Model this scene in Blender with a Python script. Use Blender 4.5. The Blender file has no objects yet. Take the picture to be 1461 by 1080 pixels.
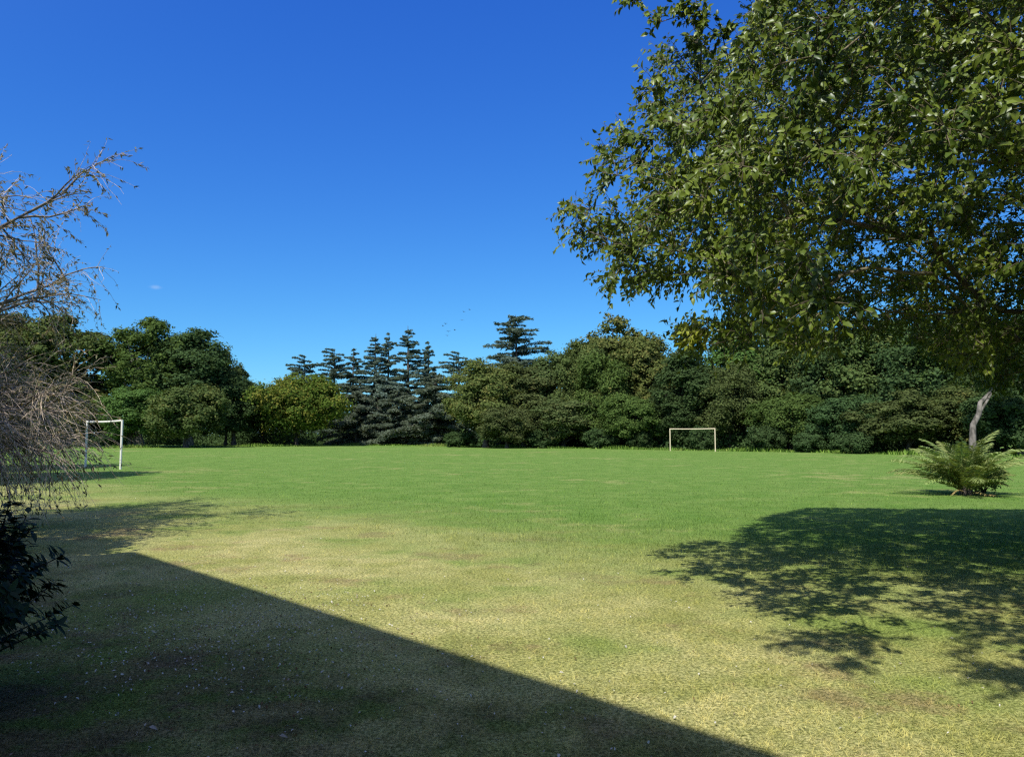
import bpy, math, random
import numpy as np
from mathutils import Vector, Matrix

rng = np.random.default_rng(7)
random.seed(7)
scene = bpy.context.scene
COL = scene.collection
R = math.radians
PI = math.pi

# ------------------------------------------------------------------ camera geometry (metres)
F, W, H = 1090.0, 1461.0, 1080.0
EYE = 1.69
TILT = math.atan(81.5 / F)
CT, ST = math.cos(TILT), math.sin(TILT)
SUN_K = (0.36, 0.66)                 # ground shift of a shadow per metre of height


def ray(px, py):
    xr, yr = (px - W / 2) / F, -(py - H / 2) / F
    return xr, CT - yr * ST, ST + yr * CT


def at(px, py, D):
    dx, dy, dz = ray(px, py)
    return np.array((dx / dy * D, D, EYE + dz / dy * D))


def ground(px, py):
    dx, dy, dz = ray(px, py)
    t = -EYE / dz
    return np.array((dx * t, dy * t))


def project(P):
    P = np.atleast_2d(P)
    x, y, z = P[:, 0], P[:, 1], P[:, 2] - EYE
    d = y * CT + z * ST
    u = -y * ST + z * CT
    d = np.where(d < 0.05, 0.05, d)
    return W / 2 + x / d * F, H / 2 - u / d * F, d


def in_poly(px, py, poly):
    inside = np.zeros(len(px), bool)
    n = len(poly)
    for i in range(n):
        x0, y0 = poly[i]
        x1, y1 = poly[(i + 1) % n]
        if y0 == y1:
            continue
        c = ((y0 > py) != (y1 > py)) & (px < (x1 - x0) * (py - y0) / (y1 - y0) + x0)
        inside ^= c
    return inside


# ------------------------------------------------------------------ mesh helpers
def build_mesh(name, verts, faces, attr=None, smooth=False):
    """verts (N,3); faces: list of (M,k) int arrays; attr: dict name -> per-face values."""
    me = bpy.data.meshes.new(name)
    verts = np.ascontiguousarray(verts, np.float32)
    faces = [f for f in faces if len(f)]
    me.vertices.add(len(verts))
    me.vertices.foreach_set("co", verts.ravel())
    tot = np.concatenate([np.full(len(f), f.shape[1], np.int32) for f in faces])
    idx = np.concatenate([f.ravel() for f in faces]).astype(np.int32)
    me.loops.add(len(idx))
    me.loops.foreach_set("vertex_index", idx)
    me.polygons.add(len(tot))
    st = np.zeros(len(tot), np.int32)
    st[1:] = np.cumsum(tot)[:-1]
    me.polygons.foreach_set("loop_start", st)
    me.update(calc_edges=True)
    if smooth:
        me.polygons.foreach_set("use_smooth", np.ones(len(tot), bool))
    for k, v in (attr or {}).items():
        a = me.attributes.new(k, 'FLOAT', 'FACE')
        a.data.foreach_set("value", np.ascontiguousarray(v, np.float32))
    return me


def obj(name, me, mat=None, parent=None, loc=None):
    o = bpy.data.objects.new(name, me)
    COL.objects.link(o)
    if mat is not None and me is not None and not me.materials:
        me.materials.append(mat)
    if parent is not None:
        o.parent = parent
    if loc is not None:
        o.location = loc
    return o


def thing(name, label, cat, loc=(0, 0, 0), group=None, rz=0.0):
    o = bpy.data.objects.new(name, None)
    COL.objects.link(o)
    o.empty_display_size = 0.3
    o.location = loc
    o.rotation_euler = (0, 0, rz)
    tag(o, label, cat, group)
    return o


def tag(o, label=None, cat=None, group=None, kind=None):
    if label: o["label"] = label
    if cat: o["category"] = cat
    if group: o["group"] = group
    if kind: o["kind"] = kind
    return o


def norm(v):
    return v / np.maximum(np.linalg.norm(v, axis=-1, keepdims=True), 1e-9)


def rand_dirs(n, r=None):
    r = r or rng
    return norm(r.normal(size=(n, 3)))


def tube(pts, rad, sides=6):
    """closed-ended tapered tube along a path -> verts, quads"""
    pts = np.asarray(pts, float)
    n = len(pts)
    rad = np.broadcast_to(rad, (n,))
    tan = norm(np.gradient(pts, axis=0))
    up = np.array((0.0, 0, 1)) if abs(tan[0][2]) < 0.9 else np.array((1.0, 0, 0))
    a = norm(np.cross(tan, up))
    b = np.cross(tan, a)
    ang = np.linspace(0, 2 * PI, sides, endpoint=False)
    v = (pts[:, None] + rad[:, None, None] * (np.cos(ang)[None, :, None] * a[:, None] + np.sin(ang)[None, :, None] * b[:, None])).reshape(-1, 3)
    i = np.arange(n - 1)[:, None] * sides
    j = np.arange(sides)[None]
    k = (j + 1) % sides
    q = np.stack([i + j, i + k, i + sides + k, i + sides + j], -1).reshape(-1, 4)
    return v, q


class Acc:
    def __init__(s):
        s.v, s.q, s.t, s.n = [], [], [], 0

    def add(s, v, q=None, t=None):
        s.v.append(v)
        if q is not None: s.q.append(q + s.n)
        if t is not None: s.t.append(t + s.n)
        s.n += len(v)

    def tube(s, pts, rad, sides=6):
        s.add(*tube(pts, rad, sides))

    def sticks(s, p0, p1, r0, r1, sides=3):
        d = norm(p1 - p0)
        ref = np.where(np.abs(d[:, 2:3]) < 0.9, np.array([[0, 0, 1.0]]), np.array([[1.0, 0, 0]]))
        a = norm(np.cross(d, ref)); b = np.cross(d, a)
        ang = np.linspace(0, 2 * PI, sides, endpoint=False)
        ring = np.cos(ang)[None, :, None] * a[:, None] + np.sin(ang)[None, :, None] * b[:, None]
        r0 = np.broadcast_to(r0, (len(p0),)); r1 = np.broadcast_to(r1, (len(p0),))
        v = np.concatenate([p0[:, None] + ring * r0[:, None, None], p1[:, None] + ring * r1[:, None, None]], 1).reshape(-1, 3)
        i = np.arange(len(p0))[:, None] * 2 * sides
        j = np.arange(sides)[None]; k = (j + 1) % sides
        q = np.stack([i + j, i + k, i + sides + k, i + sides + j], -1).reshape(-1, 4)
        s.add(v, q)

    def mesh(s, name, smooth=True):
        f = []
        if s.q: f.append(np.concatenate(s.q))
        if s.t: f.append(np.concatenate(s.t))
        return build_mesh(name, np.concatenate(s.v), f, smooth=smooth)


def frame(nrm, along):
    """leaf frame: 'along' made perpendicular to nrm"""
    nrm = norm(nrm)
    a = norm(along - nrm * np.sum(along * nrm, -1, keepdims=True))
    return nrm, a, np.cross(nrm, a)


def diamond_leaves(P, nrm, along, L, Wd):
    nrm, a, s = frame(nrm, along)
    L = np.broadcast_to(L, (len(P),))[:, None]; Wd = np.broadcast_to(Wd, (len(P),))[:, None]
    v = np.stack([P - a * L * .5, P + s * Wd * .5 - a * L * .08 - nrm * Wd * .12, P + a * L * .5, P - s * Wd * .5 - a * L * .08 - nrm * Wd * .12], 1).reshape(-1, 3)
    return v, np.arange(len(P) * 4).reshape(-1, 4)


def folded_leaves(P, nrm, along, L, Wd, fold=0.18, droop=0.18):
    """ovate leaf, creased along the midrib and curved towards its tip; P is the stalk end"""
    nrm, a, s = frame(nrm, along)
    L = np.broadcast_to(L, (len(P),))[:, None]; Wd = np.broadcast_to(Wd, (len(P),))[:, None]

    def pt(t, w, up):
        return P + a * L * t + s * Wd * w + nrm * (up * Wd - droop * L * t * t)
    v = np.stack([pt(0, 0, 0), pt(.36, 0, 0), pt(.7, 0, 0), pt(1, 0, 0),
                  pt(.3, .5, fold), pt(.68, .36, fold * .8), pt(.3, -.5, fold), pt(.68, -.36, fold * .8)], 1).reshape(-1, 3)
    i = np.arange(len(P))[:, None] * 8
    t = np.concatenate([i + np.array([[0, 4, 1]]), i + np.array([[2, 5, 3]]), i + np.array([[0, 1, 6]]), i + np.array([[2, 3, 7]])], 1).reshape(-1, 3)
    q = np.concatenate([i + np.array([[1, 4, 5, 2]]), i + np.array([[1, 2, 7, 6]])], 1).reshape(-1, 4)
    return v, q, t


# ------------------------------------------------------------------ node helpers
def new_mat(name):
    m = bpy.data.materials.new(name)
    m.use_nodes = True
    nt = m.node_tree
    for n in list(nt.nodes):
        nt.nodes.remove(n)
    out = nt.nodes.new('ShaderNodeOutputMaterial')
    return m, nt, out


class NT:
    def __init__(s, nt): s.nt = nt

    def node(s, typ, **kw):
        n = s.nt.nodes.new(typ)
        for k, v in kw.items(): setattr(n, k, v)
        return n

    def link(s, a, b): s.nt.links.new(a, b)

    def put(s, sock, v):
        if isinstance(v, bpy.types.NodeSocket): s.link(v, sock)
        elif isinstance(v, (tuple, list)) and len(v) == 3 and sock.type == 'RGBA': sock.default_value = (*v, 1)
        else: sock.default_value = v

    def math(s, op, a, b=0.0, c=None, clamp=False):
        n = s.node('ShaderNodeMath', operation=op, use_clamp=clamp)
        s.put(n.inputs[0], a); s.put(n.inputs[1], b)
        if c is not None: s.put(n.inputs[2], c)
        return n.outputs[0]

    def mix(s, f, a, b, typ='MIX'):
        n = s.node('ShaderNodeMix', data_type='RGBA', blend_type=typ)
        s.put(n.inputs[0], f); s.put(n.inputs[6], a); s.put(n.inputs[7], b)
        return n.outputs[2]

    def noise(s, vec, scale, detail=2.0, rough=0.5):
        n = s.node('ShaderNodeTexNoise')
        s.link(vec, n.inputs['Vector'])
        n.inputs['Scale'].default_value = scale; n.inputs['Detail'].default_value = detail; n.inputs['Roughness'].default_value = rough
        return n.outputs['Fac']

    def ramp(s, f, lo, hi):
        n = s.node('ShaderNodeMapRange', interpolation_type='SMOOTHSTEP')
        s.put(n.inputs[0], f); n.inputs[1].default_value = lo; n.inputs[2].default_value = hi
        return n.outputs[0]

    def attr(s, name):
        n = s.node('ShaderNodeAttribute', attribute_type='GEOMETRY', attribute_name=name)
        return n.outputs['Fac']

    def leafy(s, col, trans=0.3, gloss=0.0, rough=0.4, tcol=None):
        d = s.node('ShaderNodeBsdfDiffuse'); s.put(d.inputs[0], col)
        t = s.node('ShaderNodeBsdfTranslucent'); s.put(t.inputs[0], tcol if tcol is not None else col)
        m = s.node('ShaderNodeMixShader'); m.inputs[0].default_value = trans
        s.link(d.outputs[0], m.inputs[1]); s.link(t.outputs[0], m.inputs[2])
        if gloss <= 0: return m.outputs[0]
        g = s.node('ShaderNodeBsdfGlossy'); g.inputs['Roughness'].default_value = rough; g.inputs[0].default_value = (.9, .95, 1, 1)
        m2 = s.node('ShaderNodeMixShader')
        fr = s.node('ShaderNodeLayerWeight'); fr.inputs[0].default_value = .5
        s.put(m2.inputs[0], s.math('MULTIPLY', s.math('MULTIPLY_ADD', s.math('POWER', fr.outputs['Facing'], 3.5), .22, .035), gloss))
        s.link(m.outputs[0], m2.inputs[1]); s.link(g.outputs[0], m2.inputs[2])
        return m2.outputs[0]


def leaf_mat(name, dark, light, accent=None, acc_amt=0.0, trans=0.25, gloss=0.0, rough=.4):
    """leaf colour varies leaf by leaf (attribute v) and branch by branch (attribute c)"""
    m, nt, out = new_mat(name); n = NT(nt)
    v, c = n.attr('v'), n.attr('c')
    col = n.mix(n.math('ADD', n.math('MULTIPLY', v, .55), n.math('MULTIPLY', c, .45)), dark, light)
    if accent is not None:
        lo = 1 - acc_amt
        f = n.ramp(n.math('ADD', n.math('MULTIPLY', c, .7), n.math('MULTIPLY', v, .3)), lo - .18, lo + .18)
        col = n.mix(f, col, accent)
    oi = n.node('ShaderNodeObjectInfo')
    h = n.node('ShaderNodeHueSaturation')
    n.put(h.inputs['Hue'], n.math('MULTIPLY_ADD', oi.outputs['Random'], .03, .485))
    n.put(h.inputs['Value'], n.math('MULTIPLY_ADD', oi.outputs['Random'], .3, .85))
    n.link(col, h.inputs['Color'])
    tc = n.mix(1.0, h.outputs[0], (1.25, 1.2, .55), 'MULTIPLY')
    n.link(n.leafy(h.outputs[0], trans, gloss, rough, tc), out.inputs[0])
    return m


def bark_mat(name, a, b, scale=6.0):
    m, nt, out = new_mat(name); n = NT(nt)
    tc = n.node('ShaderNodeTexCoord')
    mp = n.node('ShaderNodeMapping'); mp.inputs['Scale'].default_value = (1, 1, .25)
    n.link(tc.outputs['Object'], mp.inputs[0])
    f = n.noise(mp.outputs[0], scale, 5, .65)
    p = n.node('ShaderNodeBsdfPrincipled'); p.inputs['Roughness'].default_value = .9; p.inputs['Specular IOR Level'].default_value = .2
    n.link(n.mix(n.ramp(f, .35, .65), a, b), p.inputs['Base Color'])
    bm = n.node('ShaderNodeBump'); bm.inputs['Strength'].default_value = .6; bm.inputs['Distance'].default_value = .02
    n.link(n.noise(mp.outputs[0], scale * 4, 4, .6), bm.inputs['Height']); n.link(bm.outputs[0], p.inputs['Normal'])
    n.link(p.outputs[0], out.inputs[0])
    return m


def paint_mat(name, col, rust, amt, rough=.5, scale=5.0):
    m, nt, out = new_mat(name); n = NT(nt)
    tc = n.node('ShaderNodeTexCoord')
    f = n.noise(tc.outputs['Object'], scale, 6, .7)
    p = n.node('ShaderNodeBsdfPrincipled'); p.inputs['Roughness'].default_value = rough
    n.link(n.mix(n.ramp(f, .75 - amt, .95 - amt), col, rust), p.inputs['Base Color'])
    bm = n.node('ShaderNodeBump'); bm.inputs['Strength'].default_value = .25; bm.inputs['Distance'].default_value = .01
    n.link(f, bm.inputs['Height']); n.link(bm.outputs[0], p.inputs['Normal'])
    n.link(p.outputs[0], out.inputs[0])
    return m


# ------------------------------------------------------------------ world, sun, camera
def setup_light():
    w = bpy.data.worlds.new("World"); scene.world = w; w.use_nodes = True
    nt = w.node_tree; n = NT(nt)
    for x in list(nt.nodes): nt.nodes.remove(x)
    out = n.node('ShaderNodeOutputWorld')
    sky = n.node('ShaderNodeTexSky', sky_type='NISHITA')
    sky.sun_disc = False
    hl = math.hypot(*SUN_K)
    sky.sun_elevation = math.atan2(1, hl)
    sky.sun_rotation = math.atan2(-SUN_K[0], -SUN_K[1])
    sky.altitude = 0; sky.air_density = 1.0; sky.dust_density = 0.15; sky.ozone_density = 4.0
    # clear deep blue of the day: per-channel response of the air, the same in every direction and for every ray
    sp = n.node('ShaderNodeSeparateColor'); n.link(sky.outputs[0], sp.inputs[0])
    cb = n.node('ShaderNodeCombineColor')
    for i_, (a_, g_) in enumerate(((.369, 1.33), (.70, 1.136), (.984, .605))):
        n.put(cb.inputs[i_], n.math('MULTIPLY', n.math('POWER', n.math('MULTIPLY', sp.outputs[i_], .1516), g_), a_ / .1516))
    # warm glow added on the sun side, behind the viewer, to fill blue shade
    tg = n.node('ShaderNodeTexCoord')
    dt = n.node('ShaderNodeVectorMath', operation='DOT_PRODUCT'); n.link(tg.outputs['Generated'], dt.inputs[0])
    dt.inputs[1].default_value = norm(np.array((-SUN_K[0], -SUN_K[1], 1.0)))
    gl = n.math('POWER', n.math('MAXIMUM', dt.outputs['Value'], 0.0), 2.2)
    ad = n.node('ShaderNodeMix', data_type='RGBA', blend_type='ADD', clamp_result=False); n.put(ad.inputs[0], gl)
    n.link(cb.outputs[0], ad.inputs[6]); ad.inputs[7].default_value = (GLOW, GLOW * .92, GLOW * .8, 1)
    hs = ad
    # one small wisp of cloud low in the sky
    tc = n.node('ShaderNodeTexCoord')
    d0 = norm(np.array(ray(222, 410)))
    sub = n.node('ShaderNodeVectorMath', operation='SUBTRACT'); n.link(tc.outputs['Generated'], sub.inputs[0]); sub.inputs[1].default_value = d0
    sc_ = n.node('ShaderNodeVectorMath', operation='MULTIPLY'); n.link(sub.outputs[0], sc_.inputs[0]); sc_.inputs[1].default_value = (1, 1, 2.6)
    ln = n.node('ShaderNodeVectorMath', operation='LENGTH'); n.link(sc_.outputs[0], ln.inputs[0])
    nz = n.noise(tc.outputs['Generated'], 160, 3, .6)
    f = n.math('MULTIPLY', n.ramp(n.math('ADD', ln.outputs['Value'], n.math('MULTIPLY', nz, .007)), .0125, .004), .22)
    col = n.mix(f, hs.outputs[2], (4.5, 5.2, 6.2))
    bg = n.node('ShaderNodeBackground'); bg.inputs[1].default_value = SKY_STR
    n.link(col, bg.inputs[0]); n.link(bg.outputs[0], out.inputs[0])
    l = bpy.data.lights.new('sun', 'SUN'); l.energy = SUN_STR; l.angle = R(.53); l.color = (1, .95, .86)
    o = bpy.data.objects.new('sun', l); COL.objects.link(o)
    o.rotation_euler = Vector((SUN_K[0], SUN_K[1], -1)).to_track_quat('-Z', 'Y').to_euler()
    o.location = (-20, -40, 60)
    cam = bpy.data.cameras.new('camera'); cam.sensor_width = 36; cam.lens = 36 * F / W; cam.clip_end = 5000; cam.clip_start = .05
    c = bpy.data.objects.new('camera', cam); COL.objects.link(c)
    c.location = (0, 0, EYE); c.rotation_euler = (PI / 2 + TILT, 0, 0)
    scene.camera = c
    vs = scene.view_settings
    vs.view_transform = 'Standard'; vs.look = 'None'; vs.gamma = 1; vs.exposure = EXPO; vs.use_curve_mapping = False
    scene.cycles.max_bounces = 6; scene.cycles.diffuse_bounces = 3; scene.cycles.transmission_bounces = 3
    scene.cycles.use_denoising = False
    scene.cycles.filter_width = 1.3


GLOW, SKY_STR, SUN_STR, EXPO = 4.0, 0.1, 4.5, 0.6
setup_light()

# ------------------------------------------------------------------ ground and grass
PITCH_N = np.array((.65, .76)); PITCH_P = np.array((3.9, 8.2))


def grass_colour(n, pos, blade=None):
    """colour of the lawn at a place: dry and clipped near the building, greener beyond the edge of the pitch"""
    sx = n.node('ShaderNodeSeparateXYZ'); n.link(pos, sx.inputs[0])
    s = n.math('ADD', n.math('MULTIPLY', sx.outputs[0], PITCH_N[0]), n.math('MULTIPLY', sx.outputs[1], PITCH_N[1]))
    s = n.math('SUBTRACT', s, float(PITCH_N @ PITCH_P))
    flat = n.node('ShaderNodeVectorMath', operation='MULTIPLY'); n.link(pos, flat.inputs[0]); flat.inputs[1].default_value = (1, 1, 0)
    p = flat.outputs[0]
    big, med, small = n.noise(p, .16, 3, .6), n.noise(p, .9, 4, .6), n.noise(p, 9, 3, .6)
    jit = n.math('MULTIPLY', n.math('SUBTRACT', n.math('ADD', n.math('MULTIPLY', big, .6), n.math('MULTIPLY', med, .4)), .5), 14)
    zone = n.ramp(n.math('ADD', s, jit), -2.6, 4.2)
    dry = n.mix(n.ramp(med, .34, .66), (.325, .332, .112), (.50, .46, .21))
    dry = n.mix(n.math('MULTIPLY', n.ramp(n.noise(p, .45, 3, .6), .46, .66), .85), dry, (.20, .27, .06))
    dry = n.mix(n.math('MULTIPLY', n.ramp(n.noise(p, .62, 5, .7), .53, .66), .6), dry, (.29, .20, .12))
    grn = n.mix(n.ramp(med, .3, .7), (.128, .235, .046), (.178, .275, .066))
    patch = n.math('MULTIPLY', n.ramp(n.math('ADD', n.math('MULTIPLY', n.noise(p, .1, 5, .65), .6), n.math('MULTIPLY', med, .4)), .53, .63), .6)
    grn = n.mix(patch, grn, (.33, .33, .13))
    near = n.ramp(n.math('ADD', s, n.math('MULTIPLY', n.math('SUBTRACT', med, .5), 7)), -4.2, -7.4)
    shade_moss = n.mix(n.ramp(n.noise(p, 1.7, 6, .72), .42, .60), (.115, .092, .060), (.085, .155, .032))  # moss and soil tones, darkened to deepen the building's shade
    dry = n.mix(n.math('MULTIPLY', near, .85), dry, shade_moss)
    mot = n.mix(n.ramp(n.math('ADD', n.math('MULTIPLY', n.noise(p, 2.6, 5, .8), .75), n.math('MULTIPLY', n.noise(p, .33, 3, .7), .25)), .34, .66), (.86, .89, .85), (1.14, 1.10, 1.12))
    col = n.mix(1.0, n.mix(zone, dry, grn), mot, 'MULTIPLY')
    if blade is not None:
        dryb = n.mix(n.ramp(blade, .25, .95), (.34, .42, .28), (1.72, 1.62, 1.4))
        col = n.mix(1.0, col, dryb, 'MULTIPLY')
    else:
        col = n.mix(1.0, col, n.mix(n.ramp(n.noise(p, 38, 4, .7), .36, .64), (.30, .33, .28), (1.1, 1.1, 1.05)), 'MULTIPLY')
    return col


def ground_and_grass():
    m, nt, out = new_mat('lawn'); n = NT(nt)
    geo = n.node('ShaderNodeNewGeometry')
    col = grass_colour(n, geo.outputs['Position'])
    d = n.node('ShaderNodeBsdfPrincipled'); d.inputs['Roughness'].default_value = 1; d.inputs['Specular IOR Level'].default_value = .05
    n.link(col, d.inputs['Base Color'])
    bm = n.node('ShaderNodeBump'); bm.inputs['Strength'].default_value = .55; bm.inputs['Distance'].default_value = .05
    h = n.math('ADD', n.noise(geo.outputs['Position'], 22, 4, .7), n.math('MULTIPLY', n.noise(geo.outputs['Position'], 4, 3, .6), .8))
    n.link(h, bm.inputs['Height']); n.link(bm.outputs[0], d.inputs['Normal'])
    n.link(d.outputs[0], out.inputs[0])
    S = 1500.0
    g = obj('ground', build_mesh('ground', np.array([(-S, -S, 0), (S, -S, 0), (S, S, 0), (-S, S, 0)]), [np.array([[0, 1, 2, 3]])]), m)
    tag(g, kind='structure')
    # blades: sparser and larger tufts with distance
    m, nt, out = new_mat('grass_blade'); n = NT(nt)
    geo = n.node('ShaderNodeNewGeometry')
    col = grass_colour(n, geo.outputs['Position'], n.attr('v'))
    n.link(n.leafy(col, .3), out.inputs[0])
    N = 520000
    y0, y1 = 2.6, 95.0
    u = rng.random(N)
    y = 1 / (1 / y0 - u * (1 / y0 - 1 / y1))            # density ~ 1/y^2
    x = (rng.random(N) * 2 - 1) * (.80 * y + .6)
    s = (np.stack([x, y], 1) - PITCH_P) @ PITCH_N
    wob = 1.1 * np.sin(x * .8 + 1) + .8 * np.sin(y * 1.1 + x * .5)
    green = 1 / (1 + np.exp(-(s + wob) * 1.6))
    tuft = .5 + .5 * np.sin(x * 2.1 + 1.3 * np.sin(y * 1.7)) * np.sin(y * 2.6 + 1.1 * np.sin(x * 1.3))
    hgt = (.012 + .016 * rng.random(N)) * (1 - green) + green * (.03 + .045 * rng.random(N)) * (.7 + .5 * tuft)
    hgt *= np.clip(1.15 - y / 60, .5, 1)
    wid = np.maximum(.0036, y * .00050) * (.7 + .6 * rng.random(N))
    cs_ = .012 + y * .0045
    lg = np.round(np.log(cs_) * 4) / 4; cs_ = np.exp(lg)
    hsh = np.sin(np.floor(x / cs_ + lg * 7) * 127.1 + np.floor(y / (cs_ * 1.8)) * 311.7) * 43758.5453
    cellv = hsh - np.floor(hsh)
    hgt *= .55 + .9 * cellv
    az = rng.random(N) * 2 * PI
    lean = (.9 + 1.2 * rng.random(N)) * (1 - green) + green * (.25 + .6 * rng.random(N))
    b = np.stack([x, y, np.full(N, -.004)], 1)
    side = np.stack([-np.sin(az), np.cos(az), np.zeros(N)], 1)
    a2 = az + rng.normal(0, .8, N) + PI / 2 * 0
    ldir = np.stack([np.cos(a2), np.sin(a2), np.zeros(N)], 1)
    tip = b + ldir * (lean * hgt)[:, None] + np.array((0, 0, 1.0)) * hgt[:, None]
    v = np.stack([b - side * wid[:, None] * .5, b + side * wid[:, None] * .5, tip], 1).reshape(-1, 3)
    me = build_mesh('grass', v, [np.arange(3 * N).reshape(-1, 3)], {'v': .5 + (.45 * rng.random(N) + .55 * cellv - .5) * np.clip(1.25 - y / 40, .6, 1)})
    tag(obj('grass', me, m), 'short mown grass of the field, dry near, green farther out', 'grass', kind='stuff')
    # leaf litter lying in the shade
    m, nt, out = new_mat('dead_leaf'); n = NT(nt)
    v_ = n.attr('v')
    c = n.mix(n.ramp(v_, .45, .8), n.mix(n.ramp(v_, 0, .5), (.06, .035, .02), (.16, .10, .05)), (.52, .51, .45))
    n.link(n.leafy(c, .1), out.inputs[0])
    N = 3600
    px = np.concatenate([rng.normal(300, 150, N * 4 // 5), rng.uniform(-40, 1500, N - N * 4 // 5)])
    py = np.concatenate([rng.normal(890, 52, N * 4 // 5), rng.uniform(790, 1110, N - N * 4 // 5)])
    py = np.clip(py, 770, 1120)
    g = np.stack(ground(px, py), 1) if False else np.array([ground(a, b_) for a, b_ in zip(px, py)])
    P = np.concatenate([g, .014 + .012 * rng.random((N, 1))], 1)
    nr = norm(np.array((0, 0, 1.0)) + rng.normal(0, .45, (N, 3)))
    L = rng.uniform(.010, .027, N)
    vv, q, t = folded_leaves(P, nr, rand_dirs(N), L, L * rng.uniform(.4, .7, N), .25, .25)
    vals = rng.random(N) ** .75
    tag(obj('leaf_litter', build_mesh('leaf_litter', vv, [q, t], {'v': np.concatenate([np.repeat(vals, 2), np.repeat(vals, 4)])}), m),
        'dead leaf litter strewn over the shaded lawn', 'leaf litter', kind='stuff')
    for k, (px, py, L, val, lab) in enumerate((
            (212, 1044, .055, .62, 'pale fallen leaf alone on the dark grass below the glossy bush'),
            (398, 1057, .05, .6, 'curled pale fallen leaf at the near end of the building shadow'),
            (798, 965, .04, .7, 'small pale leaf lying just outside the straight shadow edge'))):
        gx, gy = ground(px, py)
        vv, q, t = folded_leaves(np.array([[0, 0, 0.0]]), np.array([[.2, -.3, 1.0]]), np.array([[1.0, .2 * k - .1, .1]]), L, L * .5, .3, .2)
        o = obj('fallen_leaf', build_mesh('fallen_leaf', vv, [q, t], {'v': np.full(6, val)}), m, loc=(gx, gy, .03))
        tag(o, lab, 'leaf', 'single fallen leaves')


ground_and_grass()

# ------------------------------------------------------------------ far trees: prototypes
BARK = bark_mat('brown_bark', (.045, .035, .027), (.12, .10, .08))
BARK_GREY = bark_mat('grey_bark', (.10, .09, .075), (.24, .215, .18), 5)
BARK_PALE = bark_mat('pale_bark', (.06, .055, .045), (.19, .17, .145), 3)
LEAF = {
    'green': leaf_mat('green_foliage', (.040, .074, .020), (.105, .165, .042)),
    'dark': leaf_mat('dark_foliage', (.030, .055, .020), (.072, .116, .042)),
    'olive': leaf_mat('olive_foliage', (.045, .070, .022), (.112, .148, .046), (.15, .15, .045), .15),
    'gold': leaf_mat('golden_foliage', (.054, .074, .022), (.140, .158, .046), (.165, .155, .05), .25),
    'rust': leaf_mat('russet_foliage', (.046, .066, .024), (.108, .136, .048), (.13, .13, .048), .15),
    'sage': leaf_mat('sage_foliage', (.045, .070, .024), (.115, .155, .052)),
    'yellow': leaf_mat('yellow_green_foliage', (.045, .075, .012), (.115, .145, .028), (.16, .145, .03), .25),
    'cedar': leaf_mat('cedar_needles', (.058, .092, .068), (.140, .185, .142)),
    'pine': leaf_mat('grey_green_needles', (.058, .085, .058), (.15, .18, .125)),
}


def crown_attr(nl, lump_of, nlump, r):
    c = r.random(nlump)
    return {'v': r.random(nl), 'c': c[lump_of]}


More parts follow.
